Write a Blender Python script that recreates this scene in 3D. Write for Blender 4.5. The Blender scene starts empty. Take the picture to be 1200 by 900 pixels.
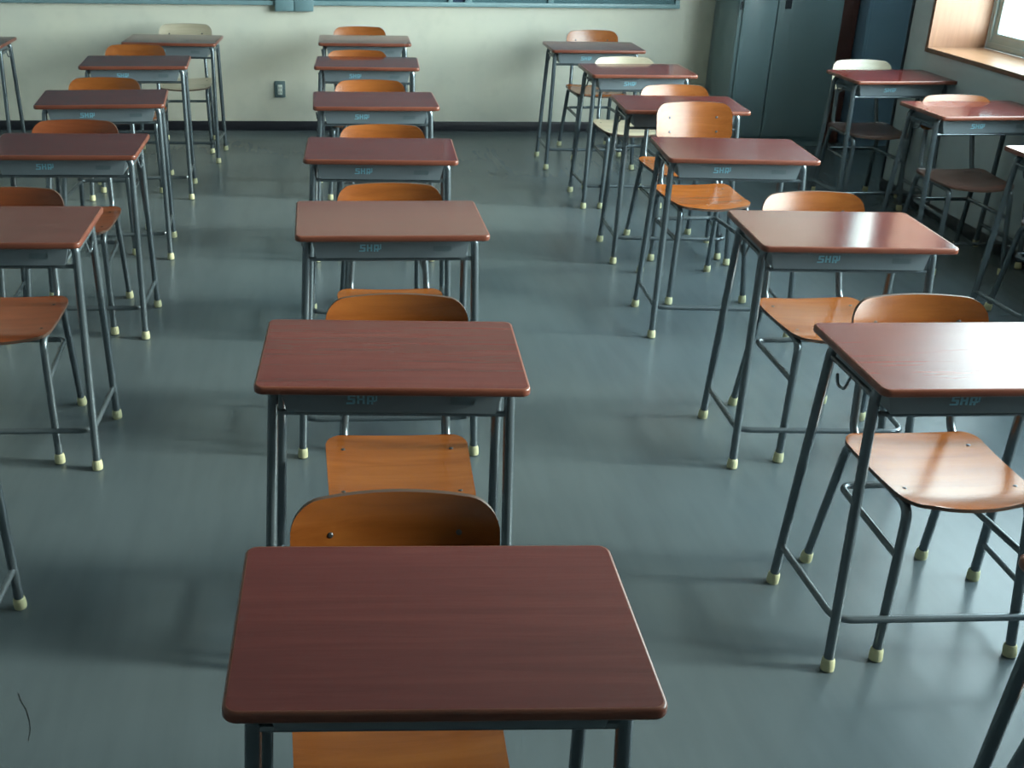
import bpy, bmesh, math, random
from mathutils import Vector, Matrix
random.seed(7)
sc = bpy.context.scene
col = sc.collection
rad = math.radians

# ---------------------------------------------------------------- materials
def new_mat(name):
    m = bpy.data.materials.new(name); m.use_nodes = True
    nt = m.node_tree
    return m, nt, nt.nodes['Principled BSDF'], nt.nodes, nt.links

def ramp(nodes, stops):
    r = nodes.new('ShaderNodeValToRGB')
    e = r.color_ramp.elements
    e[0].position, e[0].color = stops[0][0], (*stops[0][1], 1)
    e[1].position, e[1].color = stops[-1][0], (*stops[-1][1], 1)
    for p, c in stops[1:-1]:
        x = e.new(p); x.color = (*c, 1)
    return r

def coords(nodes, links, scale=(1, 1, 1), rnd=True):
    tc = nodes.new('ShaderNodeTexCoord'); mp = nodes.new('ShaderNodeMapping')
    links.new(tc.outputs['Object'], mp.inputs['Vector'])
    mp.inputs['Scale'].default_value = scale
    if rnd:
        oi = nodes.new('ShaderNodeObjectInfo'); mu = nodes.new('ShaderNodeMath'); mu.operation = 'MULTIPLY'
        mu.inputs[1].default_value = 37.0
        links.new(oi.outputs['Random'], mu.inputs[0])
        cb = nodes.new('ShaderNodeCombineXYZ')
        for k in 'XYZ': links.new(mu.outputs[0], cb.inputs[k])
        links.new(cb.outputs[0], mp.inputs['Location'])
    return mp

def wood(name, dark, mid, light, rough=.3, scale=(1.2, 22, 22), coat=.0, spec=.5, bump=.004):
    m, nt, b, n, l = new_mat(name)
    mp = coords(n, l, scale)
    nz = n.new('ShaderNodeTexNoise'); nz.inputs['Scale'].default_value = 2.0
    nz.inputs['Detail'].default_value = 6; nz.inputs['Roughness'].default_value = .62; nz.inputs['Distortion'].default_value = .6
    l.new(mp.outputs[0], nz.inputs['Vector'])
    r = ramp(n, [(.28, dark), (.5, mid), (.72, light)])
    l.new(nz.outputs['Fac'], r.inputs[0])
    l.new(r.outputs[0], b.inputs['Base Color'])
    b.inputs['Roughness'].default_value = rough
    b.inputs['Specular IOR Level'].default_value = spec
    b.inputs['Coat Weight'].default_value = coat
    b.inputs['Coat Roughness'].default_value = .12
    bp = n.new('ShaderNodeBump'); bp.inputs['Strength'].default_value = bump; bp.inputs['Distance'].default_value = .002
    l.new(nz.outputs['Fac'], bp.inputs['Height']); l.new(bp.outputs[0], b.inputs['Normal'])
    return m

def paint(name, c, rough=.4, metal=0., var=.06, scale=6, spec=.5):
    m, nt, b, n, l = new_mat(name)
    mp = coords(n, l, (1, 1, 1))
    nz = n.new('ShaderNodeTexNoise'); nz.inputs['Scale'].default_value = scale; nz.inputs['Detail'].default_value = 4
    l.new(mp.outputs[0], nz.inputs['Vector'])
    lo = tuple(x*(1-var) for x in c); hi = tuple(min(1, x*(1+var)) for x in c)
    r = ramp(n, [(.3, lo), (.7, hi)])
    l.new(nz.outputs['Fac'], r.inputs[0]); l.new(r.outputs[0], b.inputs['Base Color'])
    b.inputs['Roughness'].default_value = rough; b.inputs['Metallic'].default_value = metal
    b.inputs['Specular IOR Level'].default_value = spec
    return m

M = {}
M['top'] = wood('red_brown_laminate', (.090, .017, .016), (.115, .0225, .0205), (.145, .031, .026), rough=.27, spec=.52)
M['top_polished'] = wood('red_brown_laminate_polished', (.090, .017, .016), (.115, .0225, .0205), (.145, .031, .026), rough=.13, spec=.52, bump=.0)
M['top_edge'] = wood('laminate_edge', (.12, .035, .022), (.17, .050, .030), (.22, .072, .042), rough=.3, scale=(1.5, 9, 9))
M['ply'] = wood('orange_plywood', (.19, .050, .009), (.245, .069, .013), (.30, .093, .019), rough=.26, scale=(1.5, 14, 14), spec=.55)
M['ply_red'] = wood('red_brown_plywood', (.155, .038, .014), (.205, .052, .018), (.255, .070, .025), rough=.28, scale=(1.5, 14, 14), spec=.5)
M['ply_shaded'] = wood('shade_darkened_plywood', (.055, .024, .018), (.075, .032, .023), (.095, .042, .03), rough=.32, scale=(1.5, 14, 14), spec=.4)  # window-row seats: shade under the desks is put into the plywood colour
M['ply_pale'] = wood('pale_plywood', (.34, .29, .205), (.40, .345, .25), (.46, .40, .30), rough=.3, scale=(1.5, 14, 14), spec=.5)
M['ply_edge'] = paint('dark_plywood_edge', (.085, .045, .03), rough=.5)
M['tube'] = paint('blue_grey_enamel_tube', (.125, .15, .165), rough=.26, metal=.5, spec=.6)
M['tray'] = paint('grey_enamel_sheet', (.165, .195, .212), rough=.36, metal=.1)
M['mark'] = paint('pale_cyan_print', (.24, .50, .60), rough=.5)
M['plate'] = paint('pressed_plate', (.125, .165, .18), rough=.4, metal=.1)
M['rubber'] = paint('cream_rubber', (.50, .48, .29), rough=.6, var=.12, scale=30)
M['screw'] = paint('dark_screw_steel', (.07, .07, .07), rough=.35, metal=.5)
M['locker'] = paint('blue_green_locker_steel', (.19, .265, .29), rough=.30, metal=.0, var=.03, scale=2)
M['locker_blue'] = paint('blue_locker_steel', (.22, .34, .46), rough=.36, var=.03, scale=2)
M['dark'] = paint('dark_recess', (.02, .028, .04), rough=.6)
M['brown_board'] = wood('dark_red_brown_wood', (.09, .035, .03), (.12, .046, .04), (.15, .06, .05), rough=.5, scale=(10, 10, 1))
M['base'] = paint('black_vinyl_base', (.012, .012, .018), rough=.45)
M['sill'] = wood('light_sill_wood', (.26, .13, .07), (.30, .155, .085), (.35, .19, .105), rough=.3, scale=(14, 1.0, 14))
M['jamb'] = wood('light_jamb_wood', (.21, .10, .055), (.25, .12, .066), (.29, .145, .08), rough=.4, scale=(14, 14, 1.0))
M['sill_edge'] = wood('dark_sill_edge', (.10, .05, .028), (.14, .07, .04), (.18, .09, .05), rough=.45)
M['alu'] = paint('teal_grey_aluminium', (.36, .50, .54), rough=.35, metal=.0)
M['board_frame'] = paint('teal_board_frame', (.19, .30, .325), rough=.4)
M['board'] = paint('dark_teal_board', (.04, .11, .13), rough=.6)
M['board_navy'] = paint('navy_board_felt', (.012, .03, .07), rough=.8)
M['box'] = paint('teal_box_enamel', (.16, .26, .285), rough=.4)
M['outlet'] = paint('grey_outlet_plate', (.10, .15, .16), rough=.45)
M['outlet_in'] = paint('pale_outlet_insert', (.60, .66, .60), rough=.45)
M['ceiling'] = paint('white_ceiling_board', (.40, .42, .41), rough=.9)
M['hair'] = paint('dark_thread', (.035, .042, .046), rough=.8)

def wall_mat(name, c, c2):
    m, nt, b, n, l = new_mat(name)
    mp = coords(n, l, (1, 1, 1), rnd=False)
    a = n.new('ShaderNodeTexNoise'); a.inputs['Scale'].default_value = 1.3; a.inputs['Detail'].default_value = 5; a.inputs['Roughness'].default_value = .6
    l.new(mp.outputs[0], a.inputs['Vector'])
    r = ramp(n, [(.35, c2), (.6, c)]); l.new(a.outputs['Fac'], r.inputs[0])
    s = n.new('ShaderNodeTexNoise'); s.inputs['Scale'].default_value = 7; s.inputs['Detail'].default_value = 8
    l.new(mp.outputs[0], s.inputs['Vector'])
    r2 = ramp(n, [(.30, (.72, .74, .74)), (.46, (1, 1, 1))]); l.new(s.outputs['Fac'], r2.inputs[0])
    mx = n.new('ShaderNodeMix'); mx.data_type = 'RGBA'; mx.blend_type = 'MULTIPLY'; mx.inputs['Factor'].default_value = .2
    l.new(r.outputs[0], mx.inputs['A']); l.new(r2.outputs[0], mx.inputs['B'])
    l.new(mx.outputs['Result'], b.inputs['Base Color'])
    b.inputs['Roughness'].default_value = .55; b.inputs['Specular IOR Level'].default_value = .35
    return m
M['wall'] = wall_mat('cream_green_wall_paint', (.66, .635, .53), (.60, .59, .51))
M['wall_plain'] = wall_mat('grey_green_wall_paint', (.43, .48, .50), (.40, .45, .47))

def floor_mat():
    m, nt, b, n, l = new_mat('grey_vinyl_floor')
    mp = coords(n, l, (1, 1, 1), rnd=False)
    a = n.new('ShaderNodeTexNoise'); a.inputs['Scale'].default_value = .9; a.inputs['Detail'].default_value = 3; a.inputs['Roughness'].default_value = .6
    l.new(mp.outputs[0], a.inputs['Vector'])
    r = ramp(n, [(.3, (.073, .093, .104)), (.7, (.091, .113, .122))]); l.new(a.outputs['Fac'], r.inputs[0])
    mp2 = coords(n, l, (5, .7, 1), rnd=False)
    s = n.new('ShaderNodeTexNoise'); s.inputs['Scale'].default_value = 4; s.inputs['Detail'].default_value = 3
    l.new(mp2.outputs[0], s.inputs['Vector'])
    r2 = ramp(n, [(.3, (.86, .86, .86)), (.6, (1.05, 1.05, 1.05))]); l.new(s.outputs['Fac'], r2.inputs[0])
    mx = n.new('ShaderNodeMix'); mx.data_type = 'RGBA'; mx.blend_type = 'MULTIPLY'; mx.inputs['Factor'].default_value = .4
    l.new(r.outputs[0], mx.inputs['A']); l.new(r2.outputs[0], mx.inputs['B'])
    # sheet seams
    l.new(mx.outputs['Result'], b.inputs['Base Color'])
    b.inputs['Roughness'].default_value = .27
    b.inputs['Specular IOR Level'].default_value = .38
    return m
M['floor'] = floor_mat()

def glass_mat():
    m = bpy.data.materials.new('window_glass'); m.use_nodes = True
    nt = m.node_tree; n, l = nt.nodes, nt.links
    n.remove(n['Principled BSDF'])
    t = n.new('ShaderNodeBsdfTransparent'); t.inputs[0].default_value = (.93, .97, .95, 1)
    g = n.new('ShaderNodeBsdfGlossy'); g.inputs['Roughness'].default_value = .02
    f = n.new('ShaderNodeFresnel'); f.inputs[0].default_value = 1.45
    mx = n.new('ShaderNodeMixShader')
    ge = n.new('ShaderNodeNewGeometry'); inv = n.new('ShaderNodeMath'); inv.operation = 'SUBTRACT'; inv.inputs[0].default_value = 1
    l.new(ge.outputs['Backfacing'], inv.inputs[1])
    mu = n.new('ShaderNodeMath'); mu.operation = 'MULTIPLY'; l.new(f.outputs[0], mu.inputs[0]); l.new(inv.outputs[0], mu.inputs[1])
    l.new(mu.outputs[0], mx.inputs[0]); l.new(t.outputs[0], mx.inputs[1]); l.new(g.outputs[0], mx.inputs[2])
    l.new(mx.outputs[0], n['Material Output'].inputs[0])
    return m
M['glass'] = glass_mat()

# ---------------------------------------------------------------- mesh helpers
def finish(bm, name, mats, parent=None, smooth_angle=38, loc=None):
    bmesh.ops.recalc_face_normals(bm, faces=bm.faces)
    ca = math.cos(rad(smooth_angle))
    for f in bm.faces: f.smooth = len(f.verts) <= 8
    for e in bm.edges:
        if len(e.link_faces) == 2:
            a, b = e.link_faces
            e.smooth = a.normal.dot(b.normal) > ca
    me = bpy.data.meshes.new(name); bm.to_mesh(me); bm.free()
    for m in (mats if isinstance(mats, (list, tuple)) else [mats]): me.materials.append(m)
    o = bpy.data.objects.new(name, me); col.objects.link(o)
    if parent: o.parent = parent
    if loc: o.location = loc
    return o

def box(bm, x0, x1, y0, y1, z0, z1, bevel=0, mi=0, seg=2):
    r = bmesh.ops.create_cube(bm, size=1)
    vs = r['verts']
    for v in vs:
        v.co = Vector((x0 if v.co.x < 0 else x1, y0 if v.co.y < 0 else y1, z0 if v.co.z < 0 else z1))
    fs = {f for v in vs for f in v.link_faces}
    if bevel:
        es = {e for v in vs for e in v.link_edges}
        rr = bmesh.ops.bevel(bm, geom=list(es), offset=bevel, segments=seg, affect='EDGES', profile=.5)
        fs = set(rr['faces']) | {f for f in fs if f.is_valid}
    for f in fs:
        if f.is_valid: f.material_index = mi

def fillet(pts, r, n=6):
    pts = [Vector(p) for p in pts]
    out = [pts[0]]
    for i in range(1, len(pts)-1):
        a, b, c = pts[i-1], pts[i], pts[i+1]
        u, w = (a-b), (c-b)
        ri = r[i] if isinstance(r, dict) and i in r else (r if not isinstance(r, dict) else .01)
        ang = u.angle(w)
        if abs(ang-math.pi) < .02: out.append(b); continue
        t = min(ri/math.tan(ang/2), u.length*.49, w.length*.49)
        p, q = b+u.normalized()*t, b+w.normalized()*t
        for k in range(n+1):
            s = k/n
            out.append((1-s)**2*p + 2*s*(1-s)*b + s*s*q)
    out.append(pts[-1])
    return out

def tube(bm, pts, r, seg=10, cap=True, mi=0):
    pts = [Vector(p) for p in pts]
    n = len(pts); rings = []
    t0 = (pts[1]-pts[0]).normalized()
    nrm = t0.orthogonal().normalized()
    prev = t0
    for i, p in enumerate(pts):
        t = (pts[min(i+1, n-1)]-pts[max(i-1, 0)]).normalized()
        q = prev.rotation_difference(t); nrm = (q @ nrm); nrm = (nrm - t*nrm.dot(t)).normalized(); prev = t
        bn = t.cross(nrm)
        rr = r[i] if isinstance(r, (list, tuple)) else r
        rings.append([bm.verts.new(p + (nrm*math.cos(2*math.pi*k/seg)+bn*math.sin(2*math.pi*k/seg))*rr) for k in range(seg)])
    for i in range(n-1):
        for k in range(seg):
            f = bm.faces.new((rings[i][k], rings[i][(k+1) % seg], rings[i+1][(k+1) % seg], rings[i+1][k])); f.material_index = mi
    if cap:
        for rg in (rings[0], rings[-1]):
            f = bm.faces.new(rg); f.material_index = mi

def rrect(hx, hy, r, n=6, cx=0, cy=0):
    """rounded rectangle outline; r = radius or (front-left, front-right, back-right, back-left)"""
    if not isinstance(r, (tuple, list)): r = (r,)*4
    out = []
    for (sx, sy, a0), ri in zip(((-1, -1, 180), (1, -1, 270), (1, 1, 0), (-1, 1, 90)), r):
        for k in range(n+1):
            a = rad(a0+90*k/n)
            out.append((cx+sx*(hx-ri)+ri*math.cos(a), cy+sy*(hy-ri)+ri*math.sin(a)))
    return out

# ---------------------------------------------------------------- naming helpers
def tag(o, label, cat, group=None):
    o['label'] = label; o['category'] = cat
    if group: o['group'] = group
    return o
def struct(o):
    o['kind'] = 'structure'; return o
def thing(name, label, cat, loc=(0, 0, 0), rz=0, group=None):
    o = bpy.data.objects.new(name, None); col.objects.link(o)
    o.empty_display_size = .1
    o.location = loc; o.rotation_euler = (0, 0, rz)
    return tag(o, label, cat, group)
def copy_tree(o, parent=None):
    c = o.copy(); col.objects.link(c)
    if parent: c.parent = parent
    for ch in list(o.children): copy_tree(ch, c)
    return c

# ---------------------------------------------------------------- desk
H = .775
def lerp(a, b, t): return a+(b-a)*t
def leg_at(sx, near, z):
    t = z/.735
    x = lerp(.285, .265, t)*sx
    y = lerp(-.1695, -.1045, t) if near else lerp(.2025, .1375, t)
    return Vector((x, y, z))

def make_desk():
    root = thing('school_desk', 'desk', 'desk')
    # desktop
    bm = bmesh.new()
    layers = [(.755, .005), (.757, .0015), (.760, .0), (.770, .0), (.7728, .0009), (.7745, .0028), (.775, .0055)]
    rings = []
    for z, ins in layers:
        o = rrect(.30-ins, .2005-ins, .020-ins*.6, 6)
        rings.append([bm.verts.new((x, y, z)) for x, y in o])
    for a, b in zip(rings, rings[1:]):
        for k in range(len(a)):
            f = bm.faces.new((a[k], a[(k+1) % len(a)], b[(k+1) % len(a)], b[k])); f.material_index = 1
    f = bm.faces.new(rings[-1]); f.material_index = 0
    f = bm.faces.new(rings[0]); f.material_index = 1
    finish(bm, 'desktop', [M['top'], M['top_edge']], root, 50)
    # book tray, open on the sitter's side
    bm = bmesh.new()
    th = .002
    zt, zb = .754, .681
    def prof(o):  # half profile outer/inner
        return [(-.252+o, zt), (-.234+o, zb+o), (.234-o, zb+o), (.252-o, zt)]
    y0, y1 = -.128, .165
    P0 = [bm.verts.new((x, y0, z)) for x, z in prof(0)]
    P1 = [bm.verts.new((x, y1, z)) for x, z in prof(0)]
    Q0 = [bm.verts.new((x, y0+th, z)) for x, z in prof(th)]
    Q1 = [bm.verts.new((x, y1, z)) for x, z in prof(th)]
    for i in range(3):
        bm.faces.new((P0[i], P0[i+1], P1[i+1], P1[i])); bm.faces.new((Q0[i], Q1[i], Q1[i+1], Q0[i+1]))
        bm.faces.new((P1[i], P1[i+1], Q1[i+1], Q1[i]))
    bm.faces.new(P0); bm.faces.new(Q0)
    for a in (0, 3): bm.faces.new((P0[a], P1[a], Q1[a], Q0[a]))
    bm.faces.new((P0[0], P0[3], Q0[3], Q0[0]))
    tray = finish(bm, 'book_tray', M['tray'], root, 30)
    # pressed name-plate frame on the tray
    bm = bmesh.new()
    o = rrect(.029, .0085, .004, 4); i_ = rrect(.026, .0058, .003, 4)
    y = -.1296
    A = [bm.verts.new((.160+a, y, .712+b)) for a, b in o]; B = [bm.verts.new((.160+a, y-.0006, .712+b)) for a, b in i_]
    A2 = [bm.verts.new((.160+a, -.128, .712+b)) for a, b in o]
    for k in range(len(A)):
        j = (k+1) % len(A)
        bm.faces.new((A[k], A[j], B[j], B[k])); bm.faces.new((A2[k], A2[j], A[j], A[k]))
    bm.faces.new([bm.verts.new((.160+a, -.1284, .712+b)) for a, b in i_])
    finish(bm, 'name_plate', M['plate'], tray)
    # illegible pale-cyan printed mark: chunky strokes
    bm = bmesh.new()
    def st(x0, x1, z0, z1): box(bm, x0, x1, -.1292, -.1279, z0, z1)
    X, Z = -.098, .702
    for a, b, c, d in [(0, 17, 19, 23), (0, 5, 12, 23), (0, 16, 10, 14), (11, 17, 2, 13), (-3, 15, 0, 4),
                       (21, 26, 1, 23), (33, 38, 1, 23), (21, 38, 10, 14),
                       (43, 48, 0, 23), (43, 58, 18, 23), (54, 59, 9, 23), (45, 62, 6, 10), (52, 57, 0, 8), (62, 66, 8, 24)]:
        st(X+a*.001, X+b*.001, Z+c*.001, Z+d*.001)
    mk = finish(bm, 'printed_mark', M['mark'], tray)
    mk['label'] = 'pale cyan printed mark'
    # legs
    rt = .0125
    for near in (True, False):
        for sx in (-1, 1):
            bm = bmesh.new()
            top = leg_at(sx, near, .742)
            tube(bm, fillet([leg_at(sx, near, .012), top, top+Vector((-sx*.10, 0, .0))], .03, 6), rt, 12)
            lg = finish(bm, 'leg', M['tube'], root)
            bm = bmesh.new()
            p = leg_at(sx, near, 0); q = leg_at(sx, near, .034); d = (q-p).normalized()
            tube(bm, [p, p+d*.002, p+d*.012, p+d*.028, p+d*.034], [.0125, .0165, .0172, .0160, .0135], 12)
            c = finish(bm, 'foot_cap', M['rubber'], lg); c['label'] = 'cream rubber foot cap'
    # U-shaped foot rail
    bm = bmesh.new()
    zr = .125
    fl, nl, nr, fr = leg_at(-1, False, zr), leg_at(-1, True, zr), leg_at(1, True, zr), leg_at(1, False, zr)
    ins = Vector((.008, 0, 0)); fw_ = Vector((0, .019, 0))
    tube(bm, fillet([fl+ins*.0, nl+ins+fw_, nr-ins+fw_, fr], .05, 8), .0095, 10)
    finish(bm, 'foot_rail', M['tube'], root)
    bm = bmesh.new()
    tube(bm, [leg_at(-1, True, .672), leg_at(1, True, .672)], .007, 8)
    finish(bm, 'cross_bar', M['tube'], root)
    for sx in (-1, 1):
        bm = bmesh.new()
        tube(bm, [leg_at(sx, True, .712), leg_at(sx, False, .712)], .0065, 8)
        sb = finish(bm, 'side_bar', M['tube'], root)
        bm = bmesh.new()
        x = .270*sx
        x2 = x+.010*sx
        tube(bm, fillet([(x, .012, .714), (x2, .012, .676), (x2, .050, .672), (x2+.004*sx, .052, .700)], .016, 6), .0036, 8)
        finish(bm, 'bag_hook', M['tube'], sb)
    return root

# ---------------------------------------------------------------- chair (front edge of the seat at y = 0, sitter looks to -y)
def make_chair(ply, back_ply=None):
    root = thing('school_chair', 'chair', 'chair')
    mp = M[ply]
    # seat: dished plywood with rounded corners
    bm = bmesh.new()
    nx, ny = 20, 18
    W2, D = .184, .345
    def outline(u, v):
        # half width changes along the depth; rounded corners by squircle-like pinch
        y = v*D
        hw = W2 - .012*(1-v)
        rf, rb = .055, .045
        if y < rf: hw -= rf - math.sqrt(max(0, rf*rf-(rf-y)**2))
        if D-y < rb: hw -= rb - math.sqrt(max(0, rb*rb-(rb-(D-y))**2))
        return u*hw, y
    vs_ = [0, .006, .02, .045, .08, .12, .17, .25, .35, .45, .55, .65, .75, .83, .88, .92, .955, .98, .994, 1]
    def height(u, v):
        return .432 + .008*abs(u)**2 - .006*math.sin(math.pi*min(1, v*1.05)) - .010*max(0, (.16-v)/.16)**2 + .004*max(0, (v-.8)/.2)**2
    grids = []
    for th in (0, -.010):
        g = []
        for v in vs_:
            row = []
            for i in range(nx+1):
                u = 2*i/nx-1
                x, y = outline(u, v)
                y -= .012*(1-u*u)*max(0, 1-v*3)
                y += .010*(1-u*u)*max(0, v*3-2)
                row.append(bm.verts.new((x, y, height(u, v)+.006+th)))
            g.append(row)
        grids.append(g)
    for gi, g in enumerate(grids):
        for j in range(len(vs_)-1):
            for i in range(nx):
                f = bm.faces.new((g[j][i], g[j][i+1], g[j+1][i+1], g[j+1][i])); f.material_index = 0 if gi == 0 else 1
    a, b = grids
    nr = len(vs_)-1
    def wallq(p, q, r, s):
        f = bm.faces.new((p, q, r, s)); f.material_index = 1
    for j in range(nr):
        wallq(a[j][0], a[j+1][0], b[j+1][0], b[j][0]); wallq(a[j][nx], a[j+1][nx], b[j+1][nx], b[j][nx])
    for i in range(nx):
        wallq(a[0][i], a[0][i+1], b[0][i+1], b[0][i]); wallq(a[nr][i], a[nr][i+1], b[nr][i+1], b[nr][i])
    seat = finish(bm, 'seat', [mp, M['ply_edge']], root, 45)
    def screw(par, p, d):
        bm = bmesh.new(); p = Vector(p); d = Vector(d).normalized()
        tube(bm, [p-d*.003, p+d*.0006, p+d*.0022], [.0055, .0055, .003], 10)
        finish(bm, 'screw', M['screw'], par)
    for x, y in ((-.140, .075), (.140, .075), (-.138, .285), (.138, .285)):
        v = y/D; u = x/W2
        screw(seat, (x, y, height(u, v)+.006), (0, 0, 1))
    # backrest: bent plywood, concave to the sitter
    bm = bmesh.new()
    zb, zt = .640, .802
    hw = .181
    n = 24
    zs = [0, .008, .03, .07, .13, .2, .3, .42, .54, .64, .72, .79, .85, .90, .945, .975, .993, 1]
    def bp(u, w, th):
        z = lerp(zb, zt, w)
        h = hw
        hgt = zt-zb
        rt_, rb_ = .052, .035
        dz = (1-w)*hgt
        if dz < rt_: h -= rt_ - math.sqrt(max(0, rt_**2-(rt_-dz)**2))
        dz2 = w*hgt
        if dz2 < rb_: h -= rb_ - math.sqrt(max(0, rb_**2-(rb_-dz2)**2))
        x = u*h
        y = .388 + .045*(w) - .034*(x/hw)**2 + th + .012*(w-.5)**2
        z += .003*(1-u*u)*max(0, w*2-1)
        return (x, y, z)
    gs = []
    for th in (0, .010):
        gs.append([[bm.verts.new(bp(2*i/n-1, w, th)) for i in range(n+1)] for w in zs])
    for gi, g in enumerate(gs):
        for j in range(len(zs)-1):
            for i in range(n):
                f = bm.faces.new((g[j][i], g[j][i+1], g[j+1][i+1], g[j+1][i])); f.material_index = 0
    a, b = gs; nr = len(zs)-1
    for j in range(nr):
        wallq(a[j][0], a[j+1][0], b[j+1][0], b[j][0]); wallq(a[j][n], a[j+1][n], b[j+1][n], b[j][n])
    for i in range(n):
        wallq(a[0][i], a[0][i+1], b[0][i+1], b[0][i]); wallq(a[nr][i], a[nr][i+1], b[nr][i+1], b[nr][i])
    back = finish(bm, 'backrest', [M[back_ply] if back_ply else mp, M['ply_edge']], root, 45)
    for sx in (-1, 1):
        for w in (.24, .62):
            x = .112*sx
            y = .388+.045*w-.034*(x/hw)**2+.012*(w-.5)**2
            screw(back, (x, y, lerp(zb, zt, w)), (-sx*.2, -1, .25))
    rt = .0122
    for sx in (-1, 1):
        # side frame: front leg, seat rail, rear leg; front and rear leg are separate meshes that meet under the seat
        mid = Vector((.150*sx, .17, .419))
        front = [Vector((.174*sx, -.012, .012)), Vector((.152*sx, .022, .419)), mid]
        rear = [Vector((.170*sx, .424, .012)), Vector((.152*sx, .345, .419)), mid]
        for pts in (front, rear):
            bm = bmesh.new()
            tube(bm, fillet(pts, .045, 8), rt, 12)
            lg = finish(bm, 'leg', M['tube'], root)
            d = (pts[1]-pts[0]).normalized(); p = pts[0]-d*.012/d.z
            bm = bmesh.new()
            tube(bm, [p, p+d*.002, p+d*.012, p+d*.028, p+d*.034], [.0125, .0165, .0172, .0160, .0135], 12)
            c = finish(bm, 'foot_cap', M['rubber'], lg); c['label'] = 'cream rubber foot cap'
        bm = bmesh.new()
        tube(bm, fillet([(.112*sx, .400+.026, .765), (.124*sx, .405, .60), (.134*sx, .372, .455), (.134*sx, .338, .421), (.134*sx, .25, .419)], .06, 6), .0112, 10)
        finish(bm, 'back_upright', M['tube'], root)
    def on_leg(front, sx, z):
        t = (z-.012)/(.419-.012)
        if front: return Vector((lerp(.174, .152, t)*sx, lerp(-.012, .022, t), z))
        return Vector((lerp(.170, .152, t)*sx, lerp(.424, .345, t), z))
    bm = bmesh.new()
    zr = .285
    tube(bm, fillet([on_leg(True, -1, zr), on_leg(False, -1, zr)+Vector((.010, -.016, 0)), on_leg(False, 1, zr)+Vector((-.010, -.016, 0)), on_leg(True, 1, zr)], .035, 8), .0095, 10)
    finish(bm, 'stretcher', M['tube'], root)
    return root

# ---------------------------------------------------------------- layout
# desk: key, x, y, rotation (deg), label
G = {'C': 'desks in the middle row', 'R': 'desks in the row right of the middle', 'L': 'desks in the row left of the middle',
     'A': 'desks in the row along the windows', 'F': None}
GC = {'C': 'chairs in the middle row', 'R': 'chairs in the row right of the middle', 'L': 'chairs in the row left of the middle',
      'A': 'chairs in the row along the windows'}
D = [
 ('C1', .176, 1.384, -1.88, 'large red-brown desk filling the bottom of the picture, nearest the camera'),
 ('C2', .175, 2.394, -3.06, 'red-brown desk right behind the nearest middle desk, its grey tray in deep shade'),
 ('C3', .240, 3.488, -.04, 'third desk of the middle row, counting from the camera'),
 ('C4', .267, 4.458, -2.65, 'fourth desk of the middle row, counting from the camera'),
 ('C5', .299, 5.514, -.15, 'third desk of the middle row, counting from the back wall'),
 ('C6', .315, 6.668, -2.99, 'second-to-last desk of the middle row, before the one at the back wall'),
 ('C7', .342, 7.618, -1.52, 'last desk of the middle row, standing closest to the back wall'),
 ('R0', 1.452, 1.318, -.8, 'desk cut off at the lower right corner, only its corner and a leg visible'),
 ('R1', 1.538, 2.348, -.88, 'desk at the right edge with a broad pale window glare on its top'),
 ('R2', 1.662, 3.349, -3.43, 'desk with a glare streak and bright right corner, right of the middle row'),
 ('R3', 1.712, 4.467, -4.66, 'desk in front of the pulled-out orange chair with fully visible backrest'),
 ('R4', 1.787, 5.442, -3.36, 'desk half hidden behind the tall visible orange chair backrest'),
 ('R5', 1.852, 6.456, -.33, 'second-farthest desk in the row right of the middle, a pale chair behind it'),
 ('R6', 1.816, 7.384, -1.25, 'farthest desk of the row right of the middle, against the pale back wall'),
 ('L1', -1.067, 2.325, -.6, 'desk off the left edge, only a leg with cream foot showing low down'),
 ('L2', -.989, 3.434, -.71, 'nearest visible desk at the left edge, lit orange along its right side'),
 ('L3', -.982, 4.533, -.49, 'second visible desk at the left edge, above the nearest one'),
 ('L4', -1.009, 5.541, 4.02, 'left row desk turned slightly, with a pale streak on its left end'),
 ('L5', -1.009, 6.655, 2.53, 'dark-topped left row desk, second from the back wall'),
 ('L6', -.901, 7.576, -3.36, 'left row desk closest to the back wall, with a pale chair behind'),
 ('F1', -2.205, 7.416, -.5, 'desk cut off at the far upper left, only its corner and two legs showing'),
 ('A1', 3.283, 6.296, 1.63, 'desk in the dark corner before the steel lockers'),
 ('A2', 3.246, 5.333, 2.34, 'desk under the window sill, second from the lockers, glare on its top'),
 ('A3', 3.205, 4.335, 1.5, 'window row desk cut off at the right edge, its top blown white by glare'),
]
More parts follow.
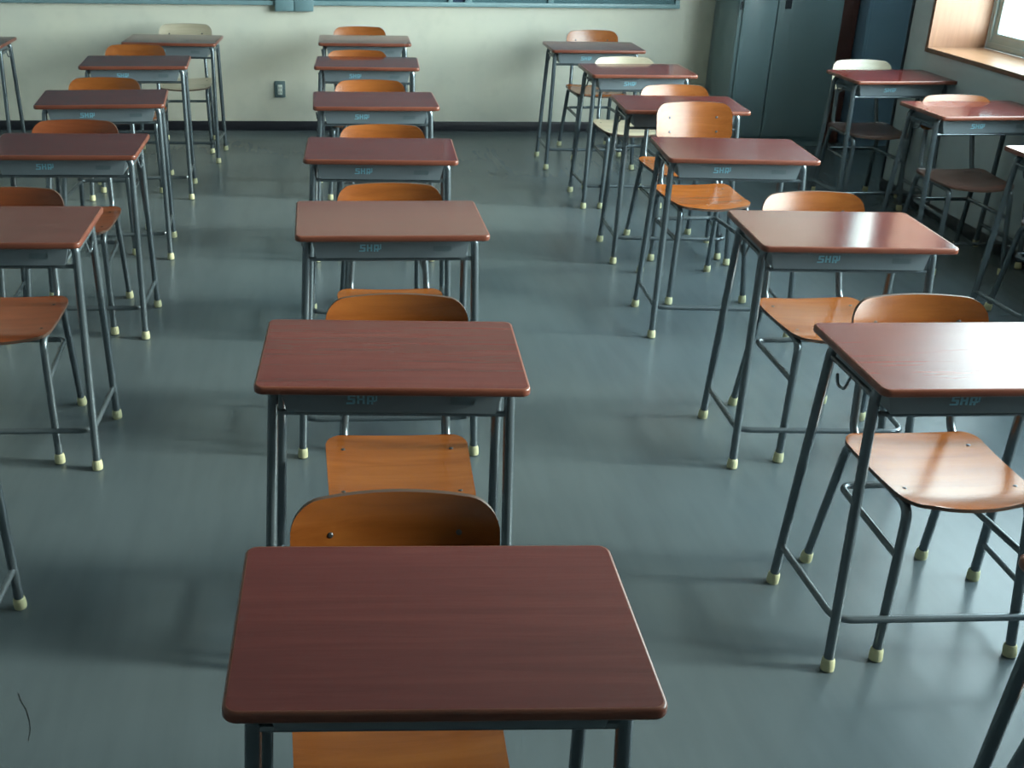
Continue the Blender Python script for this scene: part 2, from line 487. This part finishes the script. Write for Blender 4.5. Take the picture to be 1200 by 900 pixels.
# chair: key, dx from desk centre, distance of backrest top behind desk centre, extra turn (deg), plywood, label
CH = [
 ('C1', -.042, .312, 1.0, 'ply', 'orange plywood chair tucked behind the nearest desk, large backrest low in the picture'),
 ('C2', .032, .291, .5, 'ply', 'orange chair of the second middle desk, its whole seat showing under the desk'),
 ('C3', .020, .306, 0, 'ply', 'orange chair behind the third middle desk from the camera'),
 ('C4', .024, .314, 1.5, 'ply', 'orange chair behind the fourth middle desk from the camera'),
 ('C5', -.006, .365, 0, 'ply', 'orange chair behind the third middle desk from the back wall'),
 ('C6', -.050, .255, 2, 'ply', 'reddish chair pushed far in behind the second-to-last middle desk'),
 ('C7', -.018, .400, 1, 'ply', 'bright orange chair of the last middle desk, at the back wall'),
 ('R0', .015, .305, 0, 'ply', 'chair cut off at the lower right corner, only bent leg tubing showing'),
 ('R1', .024, .306, .5, 'ply', 'orange chair at the right with a striped window glare on its seat'),
 ('R2', .045, .325, 2, 'ply', 'orange chair whose seat is half pale in window glare, right of the middle row'),
 ('R3', .050, .690, 4, 'ply', 'pulled-out orange chair with its whole backrest and screws showing'),
 ('R4', .072, .336, 3, 'ply', 'orange chair behind the desk that the tall visible backrest half hides'),
 ('R5', -.010, .270, 0, 'ply_pale', 'pale wooden chair in the row right of the middle, second from the back'),
 ('R6', .114, .545, 2, 'ply', 'orange chair against the back wall with a glare on its left side'),
 ('L2', -.026, .310, 1, 'ply_red', 'dark red-brown chair at the left edge, its seat below the nearest left desk'),
 ('L3', -.024, .320, 0, 'ply_red', 'reddish chair behind the second visible desk at the left edge'),
 ('L4', -.050, .370, -3, 'ply', 'orange chair behind the slightly turned left row desk'),
 ('L5', -.062, .435, -2, 'ply', 'orange chair behind the dark-topped left row desk near the back'),
 ('L6', .026, .528, 3, 'ply_pale', 'pale wooden chair at the back of the left row'),
 ('A1', -.015, .371, -1, 'ply_shaded+ply_pale', 'pale-backed chair with a shade-darkened seat in the dark corner before the steel lockers'),
 ('A2', -.02, .190, -2, 'ply_shaded+ply', 'chair with a shade-darkened seat under the window sill, second from the lockers'),
 ('A3', .02, .280, 0, 'ply_shaded+ply', 'chair with a shade-darkened seat cut off at the right edge in the window row'),
]
protoD = make_desk()
pos = {}
for i, (k, x, y, r, lab) in enumerate(D):
    o = protoD if i == 0 else copy_tree(protoD)
    o.location = (x, y, 0); o.rotation_euler = (0, 0, rad(r))
    tag(o, lab, 'desk', G[k[0]])
    if k not in ('C1', 'C2', 'R0', 'R1', 'L1', 'L2'):   # these tops are worn less and reflect more sharply
        d = [c for c in o.children if c.name.startswith('desktop')][0]
        d.material_slots[0].link = 'OBJECT'; d.material_slots[0].material = M['top_polished']
    pos[k] = (x, y, r)
protoC = {}
for k, dx, by, turn, ply, lab in CH:
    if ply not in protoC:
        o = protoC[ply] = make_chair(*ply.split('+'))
    else:
        o = copy_tree(protoC[ply])
    x, y, r = pos[k]
    a = rad(turn + r*.4)
    # backrest top sits .41 behind the seat's front edge
    bx, byy = x+dx, y+by
    o.location = (bx + math.sin(a)*.425, byy - math.cos(a)*.425, 0)
    o.rotation_euler = (0, 0, a)
    o.scale = (1, 1, 1.035) if k == 'R3' else (1, 1, 1)   # a slightly taller chair size
    tag(o, lab, 'chair', GC[k[0]])

# ---------------------------------------------------------------- room
YB, XR, ZC = 8.408, 3.565, 3.3
XL, YF = -4.2, -2.6
XREC = 4.20           # recess beyond the window wall
YREC = 6.72
bm = bmesh.new(); box(bm, XL-.2, XREC+.08, YF-.2, YB+.2, -.1, 0)
struct(finish(bm, 'floor', M['floor']))
bm = bmesh.new(); box(bm, XL-.2, XREC+.08, YF-.2, YB+.2, ZC, ZC+.1)
struct(finish(bm, 'ceiling', M['ceiling']))
bm = bmesh.new(); box(bm, XL-.2, XREC+.2, YB, YB+.2, 0, ZC)
struct(finish(bm, 'wall_back', M['wall']))
bm = bmesh.new(); box(bm, XL-.2, XL, YF, YB, 0, ZC)
struct(finish(bm, 'wall_left', M['wall_plain']))
bm = bmesh.new(); box(bm, XL-.2, XREC+.2, YF-.2, YF, 0, ZC)
struct(finish(bm, 'wall_front', M['wall_plain']))
# window wall: solid below the sill, piers and lintel
XO = 4.10
WZ0, WZ1 = .883, 3.05
WINS = [(.95, 6.505)]
bm = bmesh.new()
box(bm, XR, XO, YF, YREC, 0, WZ0)
box(bm, XR, XO, YF, YREC, WZ1, ZC)
edges = [YREC]
for a, b in WINS: edges += [b, a]
edges.append(YF)
for hi, lo in zip(edges[::2], edges[1::2]): box(bm, XR, XO, lo, hi, WZ0, WZ1)
struct(finish(bm, 'wall_right', M['wall_plain']))
# recess beyond the window wall, with its own window
RY0, RY1, RZ0, RZ1 = 6.80, 8.30, 1.95, 2.75
bm = bmesh.new()
box(bm, XREC, XREC+.08, YREC, YB, 0, RZ0); box(bm, XREC, XREC+.08, YREC, YB, RZ1, ZC)
box(bm, XREC, XREC+.08, YREC, RY0, RZ0, RZ1); box(bm, XREC, XREC+.08, RY1, YB, RZ0, RZ1)
box(bm, XO, XREC+.08, YREC-.1, YREC, 0, ZC)
struct(finish(bm, 'wall_recess', M['wall_plain']))

def window(name, x_in, x_fr, y0, y1, z0, z1, nsash, lined=True):
    root = bpy.data.objects.new(name, None); col.objects.link(root); root['kind'] = 'structure'
    if lined:
        t = .022
        bm = bmesh.new()
        box(bm, x_in, x_fr, y0+t, y1-t, z0, z0+t, mi=0)
        box(bm, x_in-.004, x_in, y0, y1, z0-.003, z0+t-.001, mi=1)
        finish(bm, 'window_sill', [M['sill'], M['sill_edge']], root)
        for yy, s in ((y1, -1), (y0, 1)):
            bm = bmesh.new()
            a, b = sorted((yy, yy+s*t))
            box(bm, x_in, x_fr, a, b, z0, z1)
            a, b = sorted((yy, yy+s*.012))
            box(bm, x_in-.004, x_in, a, b, z0+t-.001, z1, mi=1)
            finish(bm, 'window_jamb', [M['jamb'], M['sill_edge']], root)
        bm = bmesh.new(); box(bm, x_in, x_fr, y0+t, y1-t, z1-t, z1)
        finish(bm, 'window_head', M['jamb'], root)
        y0, y1, z0, z1 = y0+t, y1-t, z0+t, z1-t
    bm = bmesh.new()
    w = .035
    for a in ((y0, y1, z0, z0+w), (y0, y1, z1-w, z1), (y0, y0+w, z0+w, z1-w), (y1-w, y1, z0+w, z1-w)):
        box(bm, x_fr, x_fr+.10, *a, bevel=.003)
    finish(bm, 'window_frame', M['alu'], root)
    y0, y1, z0, z1 = y0+w, y1-w, z0+w, z1-w
    ws = (y1-y0)/nsash
    for k in range(nsash):
        a, b = y1-(k+1)*ws-(.02 if k < nsash-1 else 0), y1-k*ws+(.02 if k else 0)
        xo = x_fr+.012+(.036 if k % 2 else 0)
        s = .042
        bm = bmesh.new()
        for q in ((a, b, z0, z0+s+.012), (a, b, z1-s, z1), (a, a+s, z0+s+.012, z1-s), (b-s, b, z0+s+.012, z1-s)):
            box(bm, xo, xo+.03, *q, bevel=.003)
        sh = finish(bm, 'sash', M['alu'], root)
        bm = bmesh.new(); box(bm, xo+.012, xo+.017, a+s-.004, b-s+.004, z0+s, z1-s+.004)
        finish(bm, 'pane', M['glass'], sh)
    return root
window('window_1', XR, 3.907, WINS[0][0], WINS[0][1], WZ0, WZ1, 4)
window('window_2', XREC, XREC-.02, RY0, RY1, RZ0, RZ1, 2, lined=False)
# skirtings
bm = bmesh.new(); box(bm, XL, 2.94, YB-.010, YB, 0, .070, bevel=.002)
struct(finish(bm, 'baseboard_back', M['base']))
bm = bmesh.new(); box(bm, XR-.010, XR, YF, YREC, 0, .070, bevel=.002)
struct(finish(bm, 'baseboard_right', M['base']))
bm = bmesh.new(); box(bm, XR-.012, XR+.01, YREC-.004, YREC+.008, .07, ZC)
struct(finish(bm, 'trim_1', M['dark']))

# ---------------------------------------------------------------- things on and at the back wall
t = thing('notice_board', 'long teal-framed board on the back wall, cut off by the top edge', 'board', (0, YB, .90))
x0, x1 = -2.35, 2.675
bm = bmesh.new()
box(bm, x0, x1, -.045, 0, .006, .036, bevel=.003); box(bm, x0, x1, -.03, 0, 1.17, 1.20, bevel=.003)
box(bm, x0, x0+.03, -.03, 0, .03, 1.18); box(bm, x1-.03, x1, -.03, 0, .03, 1.18)
finish(bm, 'frame', M['board_frame'], t)
for a, b, mk in ((x0+.03, .98, 'board'), (1.01, 1.10, 'board_navy'), (1.15, 1.705, 'board'), (1.745, x1-.03, 'board')):
    bm = bmesh.new(); box(bm, a, b, -.012, -.001, .034, 1.172); finish(bm, 'panel', M[mk], t)
for a, b in ((.98, 1.01), (1.10, 1.15), (1.705, 1.745)):
    bm = bmesh.new(); box(bm, a, b, -.032, -.001, .03, 1.175, bevel=.002); finish(bm, 'divider', M['board_frame'], t)
t = thing('control_box', 'small teal two-door box under the long board on the back wall', 'box', (-.128, YB, .868))
bm = bmesh.new(); box(bm, -.137, .137, -.060, -.0455, -.002, .16, bevel=.002); box(bm, -.137, .137, -.047, .001, -.002, .037, bevel=.001); 
finish(bm, 'body', M['box'], t)
for a, b in ((-.134, -.004), (.004, .134)):
    bm = bmesh.new(); box(bm, a, b, -.068, -.0605, .002, .157, bevel=.003); finish(bm, 'door', M['box'], t)
t = thing('wall_outlet', 'grey power outlet low on the back wall, left of the middle row', 'outlet', (-.243, YB, .305))
bm = bmesh.new(); box(bm, -.040, .040, -.008, 0, -.060, .060, bevel=.004, seg=3); finish(bm, 'plate', M['outlet'], t)
bm = bmesh.new(); box(bm, -.016, .018, -.011, -.0075, -.040, .034, bevel=.002)
ins = finish(bm, 'insert', M['outlet_in'], t)
for z in (-.020, .012):
    bm = bmesh.new()
    box(bm, -.008, -.004, -.0116, -.0105, z-.007, z+.007); box(bm, .006, .010, -.0116, -.0105, z-.007, z+.007)
    finish(bm, 'socket', M['dark'], ins)

# lockers
def locker(name, label, x0, x1, yf, yb, h, splits, mat, handle):
    t = thing(name, label, 'locker', ((x0+x1)/2, yb, 0))
    w = (x1-x0)/2; d = yf-yb
    bm = bmesh.new()
    box(bm, -w, w, d+.016, 0, .05, h, bevel=.004); box(bm, -w+.01, w-.01, d+.03, -.01, 0, .051)
    finish(bm, 'body', mat, t)
    xs = [-w+.022] + [s-(x0+x1)/2 for s in splits] + [w-.008]
    for k, (a, b) in enumerate(zip(xs, xs[1:])):
        bm = bmesh.new(); box(bm, a+.003, b-.003, d, d+.018, .075, h-.03, bevel=.004)
        dr = finish(bm, 'door', mat, t)
        if handle[k] is not None:
            hx = handle[k]-(x0+x1)/2
            bm = bmesh.new(); box(bm, hx-.022, hx+.022, d-.003, d+.002, .965, 1.09, bevel=.002); box(bm, hx-.012, hx+.012, d-.005, d-.002, .975, 1.08, bevel=.001)
            finish(bm, 'handle', M['dark'], dr)
    if splits:
        bm = bmesh.new(); box(bm, -w+.006, -w+.018, d+.008, d+.02, .955, 1.01); finish(bm, 'hinge', M['dark'], t)
    return t
locker('steel_locker', 'tall blue-green steel locker with a dark handle, left of the two at the back', 2.945, 3.685, 7.881, YB-.012, 1.80, [3.212], M['locker'], [None, 3.283])
locker('steel_locker', 'dark blue steel locker beside the window wall, right of the two at the back', 3.868, 4.19, 7.881, YB-.012, 1.80, [], M['locker_blue'], [None])
bm = bmesh.new(); box(bm, 3.70, 3.855, 8.02, 8.05, 0, 1.75, bevel=.003)
tag(finish(bm, 'wooden_board', M['brown_board']), 'dark red-brown wooden board standing in the gap between the two lockers', 'board')
# thread on the floor
bm = bmesh.new()
hp = [(-0.705, 2.183), (-0.693, 2.156), (-0.674, 2.126), (-0.658, 2.088), (-0.649, 2.058), (-0.646, 2.025)]
tube(bm, [(x, y, .0007) for x, y in hp], .0006, 6)
tag(finish(bm, 'thread', M['hair']), 'thin dark thread lying on the grey floor at lower left', 'thread')

# ---------------------------------------------------------------- daylight
w = bpy.data.worlds.new('overcast_sky'); sc.world = w; w.use_nodes = True
nt = w.node_tree; n, l = nt.nodes, nt.links
bg = n['Background']
tc = n.new('ShaderNodeTexCoord'); sx = n.new('ShaderNodeSeparateXYZ'); l.new(tc.outputs['Generated'], sx.inputs[0])
r = ramp(n, [(.0, (.45, .48, .45)), (.46, (.60, .64, .60)), (.52, (.90, 1.0, 1.0)), (.75, (.62, .76, .84)), (1.0, (.40, .52, .62))])
ma = n.new('ShaderNodeMapRange'); ma.inputs['From Min'].default_value = -1; ma.inputs['From Max'].default_value = 1
l.new(sx.outputs['Z'], ma.inputs['Value']); l.new(ma.outputs[0], r.inputs[0]); 
dp = n.new('ShaderNodeVectorMath'); dp.operation = 'DOT_PRODUCT'; dp.inputs[1].default_value = Vector((.72, -.68, .12)).normalized()
l.new(tc.outputs['Generated'], dp.inputs[0])
mr = n.new('ShaderNodeMapRange'); mr.inputs['From Min'].default_value = 0; mr.inputs['From Max'].default_value = 1
mr.inputs['To Min'].default_value = 1.7; mr.inputs['To Max'].default_value = 3.4
l.new(dp.outputs['Value'], mr.inputs['Value'])
hz = n.new('ShaderNodeVectorMath'); hz.operation = 'SCALE'
l.new(r.outputs[0], hz.inputs[0]); l.new(mr.outputs[0], hz.inputs['Scale']); l.new(hz.outputs[0], bg.inputs['Color'])
bg.inputs['Strength'].default_value = 13.0
def portal(x, y0, y1, z0, z1):
    L = bpy.data.lights.new('daylight_portal', 'AREA'); L.shape = 'RECTANGLE'; L.size = z1-z0; L.size_y = y1-y0
    L.cycles.is_portal = True
    o = bpy.data.objects.new('daylight_portal', L); col.objects.link(o)
    o.location = (x, (y0+y1)/2, (z0+z1)/2)
    o.rotation_euler = Vector((-1, 0, 0)).to_track_quat('-Z', 'Y').to_euler()
    if True:
        m = Matrix(((0, 0, 1), (0, 1, 0), (-1, 0, 0)))  # local X -> -Z world, local Y -> Y, local -Z -> -X
        o.rotation_euler = m.to_euler()
for a, b in WINS: portal(XO+.02, a, b, WZ0, WZ1)
portal(XREC+.10, RY0, RY1, RZ0, RZ1)

S = bpy.data.lights.new('hazy_sun', 'SUN'); S.energy = 8.0; S.angle = rad(9); S.color = (1.0, 1.0, .90)
so = bpy.data.objects.new('hazy_sun', S); col.objects.link(so); so.location = (9, 3, 7)
so.rotation_euler = Vector((-1, .13, -.46)).to_track_quat('-Z', 'Y').to_euler()

# ---------------------------------------------------------------- camera
cam = bpy.data.cameras.new('camera'); co = bpy.data.objects.new('camera', cam); col.objects.link(co)
F, PX, PY = 1322.079, 456.017, 395.533
rt = Vector((.99782468, -.06400998, .01576834)); up = Vector((.00993556, .38247923, .92391067)); fw = Vector((.06517056, .92174419, -.38228319))
m = Matrix((rt, up, -fw)).transposed().to_4x4(); m.translation = (0, 0, 1.80369)
co.matrix_world = m
cam.sensor_fit = 'HORIZONTAL'; cam.sensor_width = 36; cam.lens = F/1200*36
cam.shift_x = (600-PX)/1200; cam.shift_y = -(450-PY)/1200
cam.clip_start = .05
sc.camera = co
sc.cycles.max_bounces = 10; sc.cycles.diffuse_bounces = 6; sc.cycles.transparent_max_bounces = 12
sc.cycles.use_denoising = True; sc.cycles.denoiser = 'OPENIMAGEDENOISE'; sc.cycles.denoising_prefilter = 'ACCURATE'; sc.cycles.denoising_input_passes = 'RGB_ALBEDO'
sc.cycles.caustics_reflective = False; sc.cycles.sample_clamp_indirect = 6
sc.view_settings.view_transform = 'Standard'; sc.view_settings.look = 'None'
sc.view_settings.gamma = 1; sc.view_settings.use_curve_mapping = False
sc.view_settings.exposure = -.6
